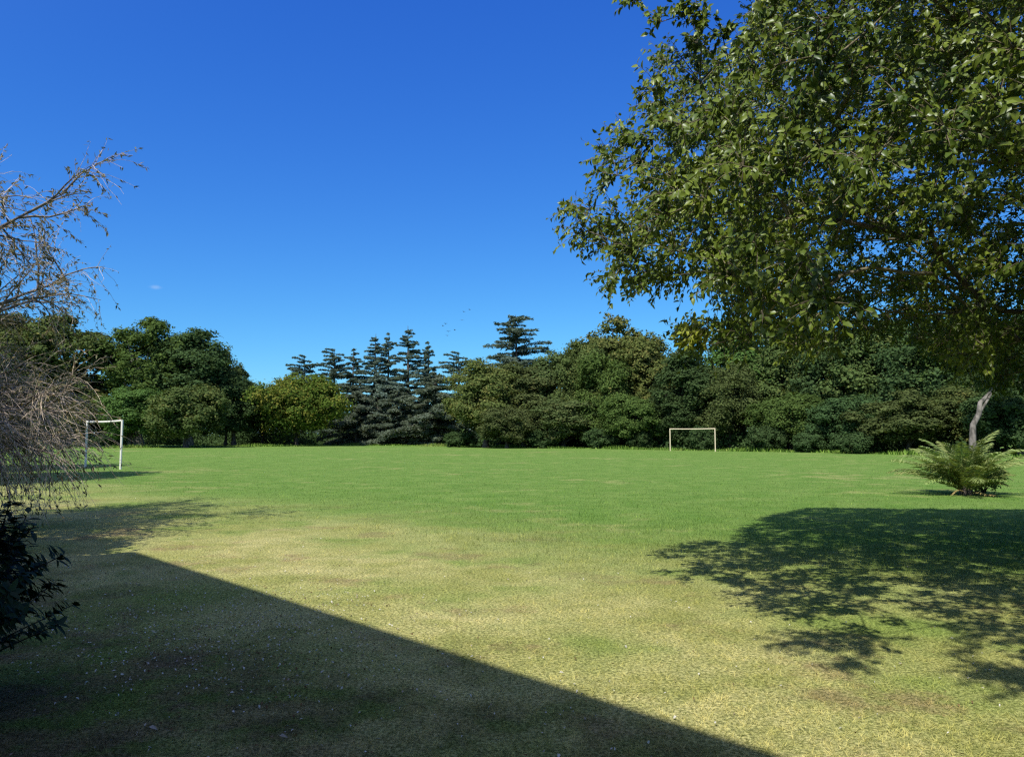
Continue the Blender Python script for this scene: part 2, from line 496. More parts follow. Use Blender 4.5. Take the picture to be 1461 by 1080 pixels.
def broad_proto(seed, H=14.0, RAD=5.0, base=.12, nlump=70, nleaf=24000, top=1.0, loose=.0, leaf=.30):
    nleaf = int(nleaf * 1.5)
    r = np.random.default_rng(seed)
    zc, hz = H * (base + 1) / 2, H * (1 - base) / 2
    # lumps over an uneven egg
    d = rand_dirs(nlump * 3, r)
    d = d[d[:, 2] > -.85][:nlump]
    nlump = len(d)
    wob = 1 + .16 * np.sin(3 * np.arctan2(d[:, 1], d[:, 0]) + r.random() * 6) + .12 * r.normal(size=nlump)
    rad = r.uniform(.45, .92, nlump) * wob
    lr = r.uniform(.17, .34, nlump) * RAD * (1 - .25 * loose)
    shape = np.where(d[:, 2] > 0, top, 1.15)
    C = np.stack([d[:, 0] * (RAD - lr * .6) * rad * shape ** .5, d[:, 1] * (RAD - lr * .6) * rad * shape ** .5, zc + d[:, 2] * (hz - lr * .6) * np.minimum(rad + .08, 1.02)], 1)
    li = r.choice(nlump, nleaf, p=lr ** 2 / np.sum(lr ** 2))
    out = norm(C - np.array((0, 0, zc)))
    M = 14
    sd = norm(rand_dirs(nlump * M, r) + .6 * np.repeat(out, M, 0) + np.array((0, 0, .2)))
    slen = r.uniform(.62, 1.12 + .25 * loose, nlump * M)
    si = li * M + r.integers(0, M, nleaf)
    S = np.repeat(C, M, 0) + sd * (np.repeat(lr, M) * slen)[:, None]
    e = r.normal(size=(nleaf, 3)) * np.array((.26, .26, .17)) * lr[li][:, None]
    e[:, 2] -= .5 * np.linalg.norm(e[:, :2], axis=1) * .6
    e *= np.where(r.random(nleaf) < .10, 1.6, 1.0)[:, None]
    P = S[si] + e
    dd = sd[si]
    P[:, 2] = np.maximum(P[:, 2], .15)
    nr = norm(dd * .7 + norm(e) * .6 + r.normal(0, .5, (nleaf, 3)) + np.array((0, 0, .35)))
    L = leaf * 1.1 * r.uniform(.6, 1.4, nleaf)
    v, q = diamond_leaves(P, nr, rand_dirs(nleaf, r) + np.array((0, 0, -.5)), L, L * .62)
    crown = build_mesh('crown', v, [q], crown_attr(nleaf, si, nlump * M, r))
    a = Acc()
    tr = .022 * H
    lean = r.normal(0, .25, 2)
    zt = H * .7
    tp = np.array([(lean[0] * t * t * 1.5 + .15 * math.sin(5 * t + seed), lean[1] * t * t * 1.5 + .15 * math.cos(4 * t + seed), zt * t) for t in np.linspace(0, 1, 9)])
    a.tube(tp, np.linspace(tr, tr * .25, 9) + tr * .6 * np.exp(-np.linspace(0, 1, 9) * 18), 8)
    for k in r.choice(nlump, min(26, nlump), replace=False):
        t = r.uniform(.2, .8)
        p0 = tp[int(t * 8)]
        p3 = C[k]
        mid = (p0 + p3) / 2 + np.array((0, 0, .12)) * np.linalg.norm(p3 - p0) + r.normal(0, .2, 3)
        s = np.linspace(0, 1, 6)[:, None]
        a.tube((1 - s) ** 2 * p0 + 2 * s * (1 - s) * mid + s * s * p3, np.linspace(tr * .38, .03, 6), 5)
    return dict(crown=crown, trunk=a.mesh('trunk'), H=H, R=RAD)


def cedar_proto(seed, H=22.0, RAD=4.5, base=.15, tiers=24, nleaf=15000, droop=.12, flat=0.0, sparse=0.0, taper=.85):
    """tiers of level boughs round a straight stem; flat > 0 gives a broad flattened top"""
    r = np.random.default_rng(seed)
    a = Acc()
    sway = r.normal(0, .25, 2)
    st = np.array([(sway[0] * t * t, sway[1] * t * t, H * .985 * t) for t in np.linspace(0, 1, 10)])
    a.tube(st, np.linspace(.018 * H, .03, 10), 7)
    boughs = []
    zs = np.minimum(np.linspace(base, .985, tiers) + r.normal(0, .008, tiers), .992)
    for z in zs:
        f = (1 - z) / (1 - base)
        prof = f ** taper * (1 - flat) + flat * min(1, (1.03 - z) * 7) * (.65 + .35 * f)
        for k in range(r.integers(3, 6)):
            if r.random() < sparse: continue
            L = RAD * max(prof, .07) * r.uniform(.45, 1.15)
            boughs.append((min(z + r.normal(0, .014), .99), r.uniform(0, 2 * PI), L, r.normal(.15 + .3 * (1 - f), .22)))
    wl = np.array([b[2] for b in boughs]) ** 1.35
    cnt = np.maximum(12, (nleaf * wl / wl.sum())).astype(int)
    Ps, As, ci, Hs = [], [], [], []
    for i, ((z, az, L, rise), n) in enumerate(zip(boughs, cnt)):
        h = np.array((math.cos(az), math.sin(az), 0)); sd = np.array((-math.sin(az), math.cos(az), 0))
        p0 = np.array((sway[0] * z * z, sway[1] * z * z, H * .985 * z))

        def pos(t):
            return p0 + h * (L * t)[:, None] + np.array((0, 0, 1.0)) * (L * (rise * t - (droop + rise * .5) * t * t))[:, None]
        t = np.linspace(0, 1, 6)
        a.tube(pos(t), np.linspace(.018 + .014 * L, .012, 6), 4)
        t = 1 - (1 - .12) * r.random(n) ** 1.15
        half = L * (.09 + .20 * (1 - t)) * np.minimum(1, t * 3)
        w = r.uniform(-1, 1, n)
        P = pos(t) + sd * (w * half)[:, None]
        P[:, 2] -= np.abs(w) * half * (.15 + droop) + r.random(n) ** 2 * (.18 + .12 * L * droop)
        P[:, 2] += r.normal(0, .05 + .018 * L, n)
        Ps.append(P); As.append(h + sd * (w * 1.2)[:, None] + r.normal(0, .3, (n, 3))); Hs.append(np.broadcast_to(h, (n, 3))); ci.append(np.full(n, i))
    P = np.concatenate(Ps); h_of = np.concatenate(Hs); A = np.concatenate(As); ci = np.concatenate(ci)
    n = len(P)
    nr = norm(np.array((0, 0, .55)) + h_of * .35 + r.normal(0, .75, (n, 3)))
    A = A + np.array((0, 0, .35)) + r.normal(0, .35, (n, 3))
    L = .44 * r.uniform(.5, 1.5, n)
    v, q = diamond_leaves(P, nr, A, L, L * .34)
    return dict(crown=build_mesh('crown', v, [q], crown_attr(n, ci, len(boughs), r)), trunk=a.mesh('trunk'), H=H, R=RAD)


PROTO = {
    'b0': broad_proto(11, 14, 5.0, .06, 80, 26000),
    'b1': broad_proto(12, 15, 5.2, .10, 95, 28000, top=.85),
    'b2': broad_proto(13, 12, 5.4, .04, 75, 26000),
    'b3': broad_proto(14, 16, 4.6, .12, 90, 26000, top=1.1),
    'b4': broad_proto(15, 13, 5.0, .05, 60, 24000, loose=.6),
    'b5': broad_proto(16, 18, 5.0, .30, 60, 20000, top=1.15, loose=.5),      # open below, limbs showing
    'b6': broad_proto(17, 18, 5.2, .24, 85, 26000, top=1.0),
    'b7': broad_proto(18, 9, 5.6, .17, 70, 26000, top=1.0, leaf=.27),
    'bush': broad_proto(19, 3.2, 2.2, .0, 40, 9000, leaf=.19),
    'c0': cedar_proto(31, 24, 5.4, .10, 34, 24000, .10, sparse=.25, taper=.6),
    'c1': cedar_proto(32, 26, 5.2, .10, 36, 24000, .08, sparse=.2, taper=.62),
    'c2': cedar_proto(33, 22, 5.6, .15, 27, 20000, .05, flat=.45, sparse=.3, taper=.6),
    'c3': cedar_proto(34, 25, 8.0, .05, 52, 46000, .07, taper=.5, sparse=.15),    # broad pyramid
    'd0': cedar_proto(35, 13, 6.0, .03, 24, 42000, .26, taper=.45),             # low weeping cedars
    'd1': cedar_proto(36, 14, 6.2, .03, 22, 42000, .22, taper=.38),
}
used_proto = set()


def far_tree(kind, leaf, px, top, D, wpx, label, name='broadleaf_tree', group='trees along the edge of the field', cat='tree', bark=None, rz=None, z0=None):
    p = PROTO[kind]
    g = at(px, 600, D)
    h = at(px, top, D)[2]
    w = wpx / F * D * (1.0 if name == 'bush' else 1.6 if name == 'cedar_tree' and kind != 'c3' else 1.25)
    t = thing(name, label, cat, (g[0], g[1], 0), group, random.random() * 6.28 if rz is None else rz)
    sx = w / (2 * p['R']); sz = h / (p['H'] * 1.0)
    t.scale = (sx, sx, sz)
    for part, mat in (('trunk', bark or BARK), ('crown', LEAF[leaf])):
        me = p[part]
        if not me.materials: me.materials.append(mat)
        o = obj(part, me, None, t)
        o.material_slots[0].link = 'OBJECT'
        o.material_slots[0].material = mat
    return t


FAR = [
    # left group, across the pitch behind the nearer goal
    ('b6', 'olive', -40, 452, 112, 130, 'olive tree at the far left, mostly hidden by the bare weeping twigs'),
    ('b6', 'olive', 22, 452, 116, 120, 'yellow-tinged olive tree seen through the weeping twigs'),
    ('b5', 'olive', 92, 455, 118, 125, 'olive green tree with a gap of sky low in its crown'),
    ('b5', 'green', 200, 456, 118, 105, 'tall bright green tree with forked limbs showing under its round top'),
    ('b6', 'dark', 268, 472, 120, 112, 'dense dark green tree stepping down from the tall forked one'),
    ('b4', 'sage', 322, 502, 124, 52, 'small grey green tree on the shoulder of the dense dark one'),
    ('b0', 'green', 188, 548, 110, 74, 'low mid green tree below the forked trunk, beside the nearer goal'),
    ('b2', 'olive', 268, 545, 108, 92, 'low light olive tree skirted to the grass in front of the dark one'),
    ('b3', 'dark', 333, 532, 122, 66, 'near black tree between the dark group and the yellow-green round tree'),
    ('b2', 'olive', 120, 560, 114, 90, 'low olive tree behind the crossbar of the nearer goal'),
    ('b2', 'dark', 50, 560, 118, 110, 'low dark tree behind the tangle of tan twigs'),
    ('b7', 'olive', 376, 540, 134, 80, 'olive round tree half behind the yellow-green spreading one'),
    ('b7', 'yellow', 424, 531, 126, 112, 'low spreading yellow-green tree standing before the cedars'),
    # broadleaves in the middle
    ('b1', 'gold', 692, 516, 110, 92, 'tawny gold tree at the foot of the pyramid cedar'),
    ('b3', 'rust', 748, 520, 112, 84, 'grey brown tree below the tip of the pyramid cedar'),
    ('b0', 'rust', 796, 496, 114, 96, 'brownish tree right of the pyramid cedar'),
    ('b1', 'olive', 836, 488, 110, 80, 'olive drooping tree before the pale autumn top'),
    ('b4', 'gold', 872, 458, 124, 116, 'pale autumn tree whose thin golden top shows highest over the wood'),
    ('b0', 'green', 872, 496, 104, 82, 'rich green tree below the pale autumn top'),
    ('b1', 'gold', 926, 478, 104, 100, 'ochre tree just left of the yellow leaf spray'),
    ('b2', 'green', 905, 560, 98, 80, 'low green tree at the lawn under the ochre one'),
    ('b0', 'rust', 805, 565, 105, 84, 'low dull brown green tree midway between the cedar and the far goal'),
    ('b2', 'rust', 722, 575, 104, 72, 'low tawny tree at the lawn before the grey brown one'),
    ('b3', 'dark', 985, 500, 96, 92, 'dark green tree rising straight behind the far goal'),
    ('b1', 'sage', 1042, 520, 92, 82, 'feathery grey green tree to the right of the far goal'),
    ('b0', 'dark', 966, 555, 96, 70, 'dark low tree directly behind the crossbar of the far goal'),
    ('b3', 'green', 1060, 470, 98, 108, 'green tree behind the feathery grey one, under the branch tips'),
    ('b1', 'olive', 1120, 462, 95, 112, 'olive tree whose top meets the hanging leaves'),
    ('b0', 'dark', 1185, 462, 90, 112, 'deep green tree under the middle of the overhanging branch'),
    ('b2', 'green', 1128, 556, 84, 92, 'low green tree behind the round bush right of the far goal'),
    ('b3', 'olive', 1250, 458, 86, 116, 'tall olive tree behind the sage one, under the long dark limb'),
    ('b2', 'dark', 1208, 560, 79, 92, 'low dark tree left of the sage tree'),
    ('b4', 'sage', 1296, 560, 72, 104, 'low pale sage tree lit by the sun left of the palm'),
    ('b1', 'dark', 1316, 452, 82, 120, 'tall dark tree behind the sage one, nearest the leaning trunk'),
    ('b0', 'olive', 1372, 545, 74, 90, 'low olive tree just left of the leaning pale trunk'),
    ('b3', 'green', 1392, 448, 78, 120, 'tall green tree above the leaning pale trunk'),
    ('b2', 'dark', 1452, 545, 66, 110, 'low dark tree at the right edge behind the palm'),
    ('b1', 'dark', 1475, 440, 74, 130, 'tall dark tree cut by the right edge of the view'),
    ('b0', 'green', 1580, 430, 68, 150, 'tall green tree just out of view beyond the palm'),
]
for k, rec in enumerate(FAR):
    far_tree(*rec[:6], rec[6], bark=BARK_GREY if rec[0] in ('b5', 'b6') else None)
CEDARS = [
    ('c2', 'cedar', 434, 505, 150, 62, 'flat-topped cedar standing leftmost over the yellow-green tree'),
    ('c2', 'cedar', 476, 495, 152, 62, 'shorter flat-topped cedar in the left pair of cedars'),
    ('c0', 'cedar', 503, 495, 150, 54, 'thin open cedar next to the left pair'),
    ('c1', 'cedar', 533, 474, 150, 52, 'slim pointed cedar, left of the three close spires'),
    ('c0', 'cedar', 553, 472, 154, 48, 'middle one of the three close cedar spires'),
    ('c1', 'cedar', 582, 462, 150, 58, 'tallest of the three close cedar spires'),
    ('c0', 'cedar', 610, 485, 152, 54, 'bare-looking thin cedar beside the tallest spire'),
    ('c2', 'cedar', 655, 500, 146, 72, 'flat cedar top poking out before the pyramid cedar'),
    ('c3', 'cedar', 738, 447, 126, 136, 'broad pyramid-shaped cedar rising alone above the wood'),
]
for rec in CEDARS:
    far_tree(*rec[:6], rec[6], name='cedar_tree', group='tall cedars over the tree line')
LOW = [
    ('d0', 'pine', 508, 548, 138, 84, 'weeping cedar next to the yellow-green tree, first of the low row'),
    ('d1', 'pine', 566, 556, 136, 84, 'weeping cedar under the three spires, middle of the low row'),
    ('d0', 'cedar', 540, 532, 146, 100, 'blue-green weeping cedar behind the low row'),
    ('d1', 'pine', 622, 530, 132, 112, 'largest weeping cedar, beside the tawny gold tree'),
    ('d0', 'cedar', 738, 520, 120, 92, 'weeping cedar boughs spreading below the pyramid cedar'),
]
for rec in LOW:
    far_tree(*rec[:6], rec[6], name='weeping_cedar', group='low weeping cedars')
BUSHES = [
    (1000, 609, 87.5, 44, 'dark', 'rounded dark bush framed by the far goal'),
    (1094, 606, 82, 56, 'dark', 'rounded bush a little right of the far goal'),
    (1150, 618, 78, 48, 'dark', 'low dark bush at the lawn right of the goal bush'),
    (1215, 618, 72, 56, 'dark', 'low bush below the dark tree left of the sage one'),
    (860, 612, 100, 60, 'dark', 'low bush at the lawn below the ochre tree'),
    (775, 614, 104, 56, 'dark', 'low bush in the deep shade under the brown trees'),
    (655, 616, 112, 50, 'dark', 'low bush under the tawny gold tree'),
    (918, 616, 96, 44, 'dark', 'low bush just left of the far goal'),
]
for px, top, D, w, lf, lab in BUSHES:
    far_tree('bush', lf, px, top, D, w, lab, name='bush', group='bushes at the foot of the trees', cat='bush')


def undergrowth():
    """the low mass of leaves and rank grass filling the foot of the wood"""
    line = [(40, 132), (180, 134), (330, 138), (420, 142), (520, 146), (640, 134), (740, 118), (860, 108), (960, 97), (1060, 92), (1160, 86), (1260, 80), (1360, 73), (1500, 68), (1640, 62)]
    pts = np.array([at(px, 600, D)[:2] for px, D in line])
    seg = np.linalg.norm(np.diff(pts, axis=0), axis=1)
    N = 52000
    s = rng.random(N) * seg.sum()
    cs = np.concatenate([[0], np.cumsum(seg)])
    i = np.clip(np.searchsorted(cs, s) - 1, 0, len(seg) - 1)
    f = ((s - cs[i]) / seg[i])[:, None]
    P2 = pts[i] * (1 - f) + pts[i + 1] * f
    hmax = 2.6 + 1.3 * np.sin(s * .35) + .8 * np.sin(s * .93 + 1) + .5 * np.sin(s * 2.3)
    u = rng.random(N)
    off = rng.normal(0, 1.3, N)
    z = .1 + hmax * u * np.exp(-(off / 2.6) ** 2)
    P = np.stack([P2[:, 0] + off * .3 + rng.normal(0, .4, N), P2[:, 1] + off, z], 1)
    nr = norm(rng.normal(0, .7, (N, 3)) + np.array((-.1, -.6, .5)))
    L = .42 * rng.uniform(.6, 1.3, N)
    v, q = diamond_leaves(P, nr, rand_dirs(N), L, L * .65)
    me = build_mesh('undergrowth', v, [q], {'v': rng.random(N), 'c': .5 + .5 * np.sin(s * .5 + off)})
    tag(obj('undergrowth', me, LEAF['dark']), 'dark tangled undergrowth along the foot of the wood', 'undergrowth', kind='stuff')
    # ragged long grass where the mower stops
    line = [(-200, 108), (150, 104), (330, 118), (420, 122), (520, 134), (640, 122), (740, 106), (860, 99), (960, 89.5), (1060, 83), (1160, 78), (1260, 71), (1360, 62), (1500, 56)]
    pts = np.array([at(px, 600, D)[:2] for px, D in line])
    seg = np.linalg.norm(np.diff(pts, axis=0), axis=1)
    N = 16000
    s = rng.random(N) * seg.sum(); cs = np.concatenate([[0], np.cumsum(seg)])
    i = np.clip(np.searchsorted(cs, s) - 1, 0, len(seg) - 1); f = ((s - cs[i]) / seg[i])[:, None]
    P2 = pts[i] * (1 - f) + pts[i + 1] * f
    off = rng.normal(0, .7, N)
    h = rng.uniform(.15, .55, N) * (.55 + .45 * np.sin(s * .5) * np.sin(s * .17 + 1)) + .08
    b = np.stack([P2[:, 0] + rng.normal(0, .4, N), P2[:, 1] + off, np.zeros(N)], 1)
    az = rng.random(N) * 2 * PI
    sd = np.stack([np.cos(az), np.sin(az), 0 * az], 1) * .05
    v = np.stack([b - sd, b + sd, b + np.stack([rng.normal(0, .12, N), rng.normal(0, .12, N), h], 1)], 1).reshape(-1, 3)
    me = build_mesh('long_grass', v, [np.arange(3 * N).reshape(-1, 3)], {'v': rng.random(N)})
    tag(obj('long_grass', me, bpy.data.materials['grass_blade']), 'fringe of unmown grass where the field meets the trees', 'grass', kind='stuff')


undergrowth()


def far_woods():
    """the unbroken mass of the wood behind the trees one can tell apart"""
    line = [(-160, 150, 470), (60, 150, 520), (170, 152, 590), (330, 156, 585), (420, 164, 590), (560, 168, 585), (640, 156, 560), (740, 138, 535), (860, 132, 520), (960, 122, 505), (1060, 116, 490), (1160, 108, 480), (1260, 101, 475), (1360, 93, 465), (1500, 88, 455), (1750, 80, 445)]
    top = np.array([at(a, c, b)[2] for a, b, c in line])
    pts = np.array([at(a, 600, b)[:2] for a, b, c in line])
    seg = np.linalg.norm(np.diff(pts, axis=0), axis=1); cs = np.concatenate([[0], np.cumsum(seg)])
    K = 1500
    s = rng.random(K) * cs[-1]; i = np.clip(np.searchsorted(cs, s) - 1, 0, len(seg) - 1); f = (s - cs[i]) / seg[i]
    P2 = pts[i] * (1 - f[:, None]) + pts[i + 1] * f[:, None]
    hz = (top[i] * (1 - f) + top[i + 1] * f) * (.86 + .10 * np.sin(s * .45) + .08 * np.sin(s * 1.1 + 2))
    C = np.stack([P2[:, 0] + rng.normal(0, 1.5, K), P2[:, 1] + rng.normal(0, 2.2, K), np.where(rng.random(K) < .3, rng.uniform(.3, 2.4, K), .6 + (hz - 1.4) * rng.random(K) ** .8)], 1)
    N = 130000
    li = rng.integers(0, K, N); d = rand_dirs(N)
    Q = C[li] + d * rng.uniform(.9, 1.7, K)[li][:, None] * (1 - .4 * rng.random((N, 1)) ** 2)
    Q[:, 2] = np.maximum(Q[:, 2], .1)
    L = .5 * rng.uniform(.7, 1.3, N)
    v, q = diamond_leaves(Q, norm(d + rng.normal(0, .5, (N, 3)) + (0, 0, .3)), rand_dirs(N), L, L * .65)
    tag(obj('far_woods', build_mesh('far_woods', v, [q], crown_attr(N, li, K, rng)), LEAF['dark']), 'dark mass of the wood behind the front trees', 'woods', kind='stuff')


far_woods()


def side_trees():
    """trees standing just beyond the left edge, one added for shade; their shadows reach the lawn in view"""
    for x, y, h, w, lf, lab in ((-24.0, 24.5, 15.5, 9.5, 'olive', 'leafy tree beyond the weeping one whose shadow streaks past the nearer goal'),
                                (-30.0, 34.0, 15.0, 10.0, 'green', 'leafy tree farther along the left side of the field')):
        p = PROTO['b6']
        t = thing('broadleaf_tree', lab, 'tree', (x, y, 0), 'trees along the side of the field', 1.0)
        t.scale = (w / 10.4, w / 10.4, h / p['H'])
        for part, mat in (('trunk', BARK), ('crown', LEAF[lf])):
            o = obj(part, p[part], mat, t); o.material_slots[0].link = 'OBJECT'; o.material_slots[0].material = mat

    p = PROTO['bush']  # unseen tree, added to shade the lit gap beside the building's shadow
    t = thing('added_shade_tree', 'unseen small tree added at the building corner to extend its shadow', 'tree', (-8.7, 8.6, 0), rz=.4)
    t.scale = (.8, .8, 1.75)
    for part, mat in (('trunk', BARK), ('crown', LEAF['green'])):
        o = obj(part, p[part], mat, t); o.material_slots[0].link = 'OBJECT'; o.material_slots[0].material = mat


side_trees()


def leaning_tree():
    """tree with a bleached leaning trunk behind the palm"""
    D = 60.0
    b = at(1388, 640, D)
    t = thing('leaning_tree', 'tree with a pale leaning broken trunk behind the palm', 'tree', (b[0], b[1], 0))
    P = [np.array(at(px, py, D)) - np.array((b[0], b[1], 0)) for px, py in ((1388, 655), (1390, 628), (1393, 606), (1404, 590), (1408, 574), (1424, 560), (1440, 520), (1446, 480))]
    P = np.array(P); P[:, 1] += np.linspace(0, 1.5, len(P)); P[0, 2] = -.1
    a = Acc(); a.tube(P, np.array((.30, .26, .22, .21, .18, .13, .09, .05)), 9)
    for (k, e, rr) in ((3, (1.2, .2, 1.6), .12),):
        p0 = P[k]; p1 = p0 + np.array(e)
        a.tube(np.array([p0, (p0 + p1) / 2 + (.1, 0, .15), p1, p1 + np.array(e) * .5 + (0, 0, -.2)]), (rr, rr * .8, rr * .6, rr * .25), 6)
    obj('trunk', a.mesh('leaning_trunk'), BARK_PALE, t)
    N = 9000
    C = np.array([P[6] + rng.normal(0, 1, 3) * (1.4, 1.2, .8) for _ in range(22)])
    li = rng.integers(0, 22, N); d = rand_dirs(N)
    Q = C[li] + d * .75 * (1 - .4 * rng.random((N, 1)))
    L = .2 * rng.uniform(.7, 1.3, N)
    v, q = diamond_leaves(Q, norm(d + rng.normal(0, .5, (N, 3)) + (0, 0, .3)), rand_dirs(N), L, L * .6)
    obj('crown', build_mesh('leaning_crown', v, [q], crown_attr(N, li, 22, rng)), LEAF['dark'], t)


leaning_tree()


# ------------------------------------------------------------------ goals
def goal(pxl, Dl, pxr, Dr, label, mat, lean=0.0):
    Hh = 2.44
    A, B = at(pxl, 600, Dl), at(pxr, 600, Dr)
    A[2] = B[2] = 0
    mid = (A + B) / 2
    t = thing('football_goal', label, 'goal', tuple(mid), 'netless goals of the field')
    d = norm(B - A); rad = .055
    for p, ln in ((A, lean), (B, lean * .4)):
        q = p - mid
        a = Acc()
        a.tube(np.array([q + (0, 0, -.1), q + (ln * .3, 0, 1.0), q + (ln, 0, Hh + rad)]), rad, 14)
        obj('post', a.mesh('post'), mat, t)
    a = Acc()
    qa, qb = A - mid + np.array((lean, 0, Hh)), B - mid + np.array((lean * .4, 0, Hh))
    s = np.linspace(0, 1, 7)[:, None]
    a.tube(qa * (1 - s) + qb * s - np.array((0, 0, 1.0)) * (.03 * np.sin(s * PI)) - d * rad * .0, rad * .94, 14)
    obj('crossbar', a.mesh('crossbar'), mat, t)


goal(124.5, 41.9, 174.5, 38.6, 'white goal frame without a net, partly behind the weeping twigs', paint_mat('white_goal_paint', (.66, .64, .56), (.35, .24, .14), .10))
goal(955.7, 85.8, 1019.8, 82.3, 'cream goal frame without a net, before the dark bushes', paint_mat('cream_goal_paint', (.66, .56, .38), (.38, .25, .13), .2))


# ------------------------------------------------------------------ building whose roof casts the straight shadow
def building():
    eave_h = 8.0
    k = np.array(SUN_K) * eave_h
    c = ground(185, 787) - k                      # eave corner towards the field
    e = norm((ground(1100, 1080) - k) - c)        # along the front
    nrm = np.array((-e[1], e[0]));
    if nrm @ (0 - c) < 0: nrm = -nrm              # pointing to the camera side (the field)
    Lf, Dp, ov = 26.0, 9.0, .5
    t = thing('clubhouse', 'pale two-storey building beside the lawn that throws the straight-edged shadow', 'building', (c[0], c[1], 0), rz=math.atan2(e[1], e[0]))
    wm = paint_mat('cream_plaster', (.55, .50, .42), (.40, .36, .30), .15, .9, 1.2)
    rm = paint_mat('grey_roof', (.12, .11, .10), (.2, .16, .13), .2, .9, 2)
    gm = paint_mat('dark_window_glass', (.03, .035, .04), (.05, .05, .05), .0, .08)
    fm = paint_mat('brown_timber', (.14, .08, .045), (.09, .05, .03), .2, .6)

    def box(x0, x1, y0, y1, z0, z1):
        v = np.array([(x, y, z) for z in (z0, z1) for x, y in ((x0, y0), (x1, y0), (x1, y1), (x0, y1))], float)
        q = np.array([(0, 3, 2, 1), (4, 5, 6, 7), (0, 1, 5, 4), (1, 2, 6, 5), (2, 3, 7, 6), (3, 0, 4, 7)])
        return v, q
    sgn = 1.0 if (np.array((-math.sin(t.rotation_euler.z), math.cos(t.rotation_euler.z))) @ nrm) > 0 else -1.0   # local +y*sgn faces the field

    def part(name, mat, boxes, parent=None):
        a = Acc()
        for (x0, x1, d0, d1, z0, z1) in boxes:
            ya, yb = sorted((-sgn * d0, -sgn * d1))
            a.add(*box(x0, x1, ya, yb, z0, z1))
        return obj(name, a.mesh(name, False), mat, parent or t)
    part('wall', wm, [(ov, Lf - ov, ov, Dp - ov, -.2, eave_h - .25)])
    part('roof', rm, [(0, Lf, 0, Dp, eave_h - .25, eave_h)])
    part('gutter', fm, [(.02, Lf - .02, -.10, -.002, eave_h - .2, eave_h - .06)])
    for lvl in (1.0, 4.8):
        for i in range(7):
            x = 2 + i * 3.4
            f = part('window', fm, [(x, x + 1.4, ov - .06, ov - .002, lvl, lvl + 1.6)])
            part('pane', gm, [(x + .08, x + 1.32, ov - .075, ov - .062, lvl + .08, lvl + 1.52)], f)
    d = part('door', fm, [(12.0 - 8.4, 13.0 - 8.5 + .0, ov - .08, ov - .002, 0, 2.1)])


building()


# ------------------------------------------------------------------ the big tree overhead
def grow_skeleton(start_pts, start_par, targets, r, step=.45, kroot=.25):
    """joins every target to the nearest part of the tree grown so far; returns nodes, parents"""
    nodes = [np.array(p, float) for p in start_pts]
    par = list(start_par)
    plen = [0.0] * len(nodes)
    for i in range(1, len(nodes)):
        plen[i] = plen[par[i]] + np.linalg.norm(nodes[i] - nodes[par[i]])
    order = np.argsort(np.linalg.norm(targets - nodes[-1], axis=1))
    ends = np.zeros(len(targets), int)
    for k in order:
        t = targets[k]
        A = np.array(nodes)
        d = np.linalg.norm(A - t, axis=1) + kroot * np.array(plen)
        i = int(np.argmin(d))
        a = A[i]; dist = np.linalg.norm(t - a)
        n = max(1, int(dist / step))
        tang = a - nodes[par[i]] if par[i] >= 0 else np.array((0, 0, 1.0))
        tang = tang / max(np.linalg.norm(tang), 1e-6)
        mid = a + tang * dist * .3 + (t - a) * .25 + r.normal(0, .07, 3) * dist
        prev = i
        for s in np.linspace(0, 1, n + 1)[1:]:
            p = (1 - s) ** 2 * a + 2 * s * (1 - s) * mid + s * s * t
            if s < 1: p = p + r.normal(0, .02, 3)
            nodes.append(p); par.append(prev); plen.append(plen[prev] + np.linalg.norm(p - nodes[prev])); prev = len(nodes) - 1
        ends[k] = prev
    return np.array(nodes), np.array(par), ends


def skeleton_tubes(nodes, par, tip_r, power=2.4, rmax=None, big=.05):
    """pipe-model radii, one tube per chain -> two accumulators (thick, thin)"""
    n = len(nodes)
    load = np.zeros(n); kids = [[] for _ in range(n)]
    for i in range(n):
        if par[i] >= 0: kids[par[i]].append(i)
    for i in range(n - 1, -1, -1):
        load[i] = max(load[i], tip_r ** power) if not kids[i] else sum(load[c] for c in kids[i])
    rad = load ** (1 / power)
    if rmax: rad = np.minimum(rad, rmax)
    thick, thin = Acc(), Acc()
    stack = [0]
    while stack:
        i = stack.pop()
        chain = [par[i]] if par[i] >= 0 else []
        j = i
        while True:
            chain.append(j)
            if not kids[j]: break
            ks = sorted(kids[j], key=lambda c: -load[c])
            stack.extend(ks[1:]); j = ks[0]
        if len(chain) > 1:
            rr = rad[chain].copy()
            if par[i] >= 0: rr[0] = min(rr[0], rr[1] * 1.25)
            (thick if rr[1] > big else thin).tube(nodes[chain], rr, 9 if rr[1] > .1 else (6 if rr[1] > .03 else 4))
    return thick, thin, rad


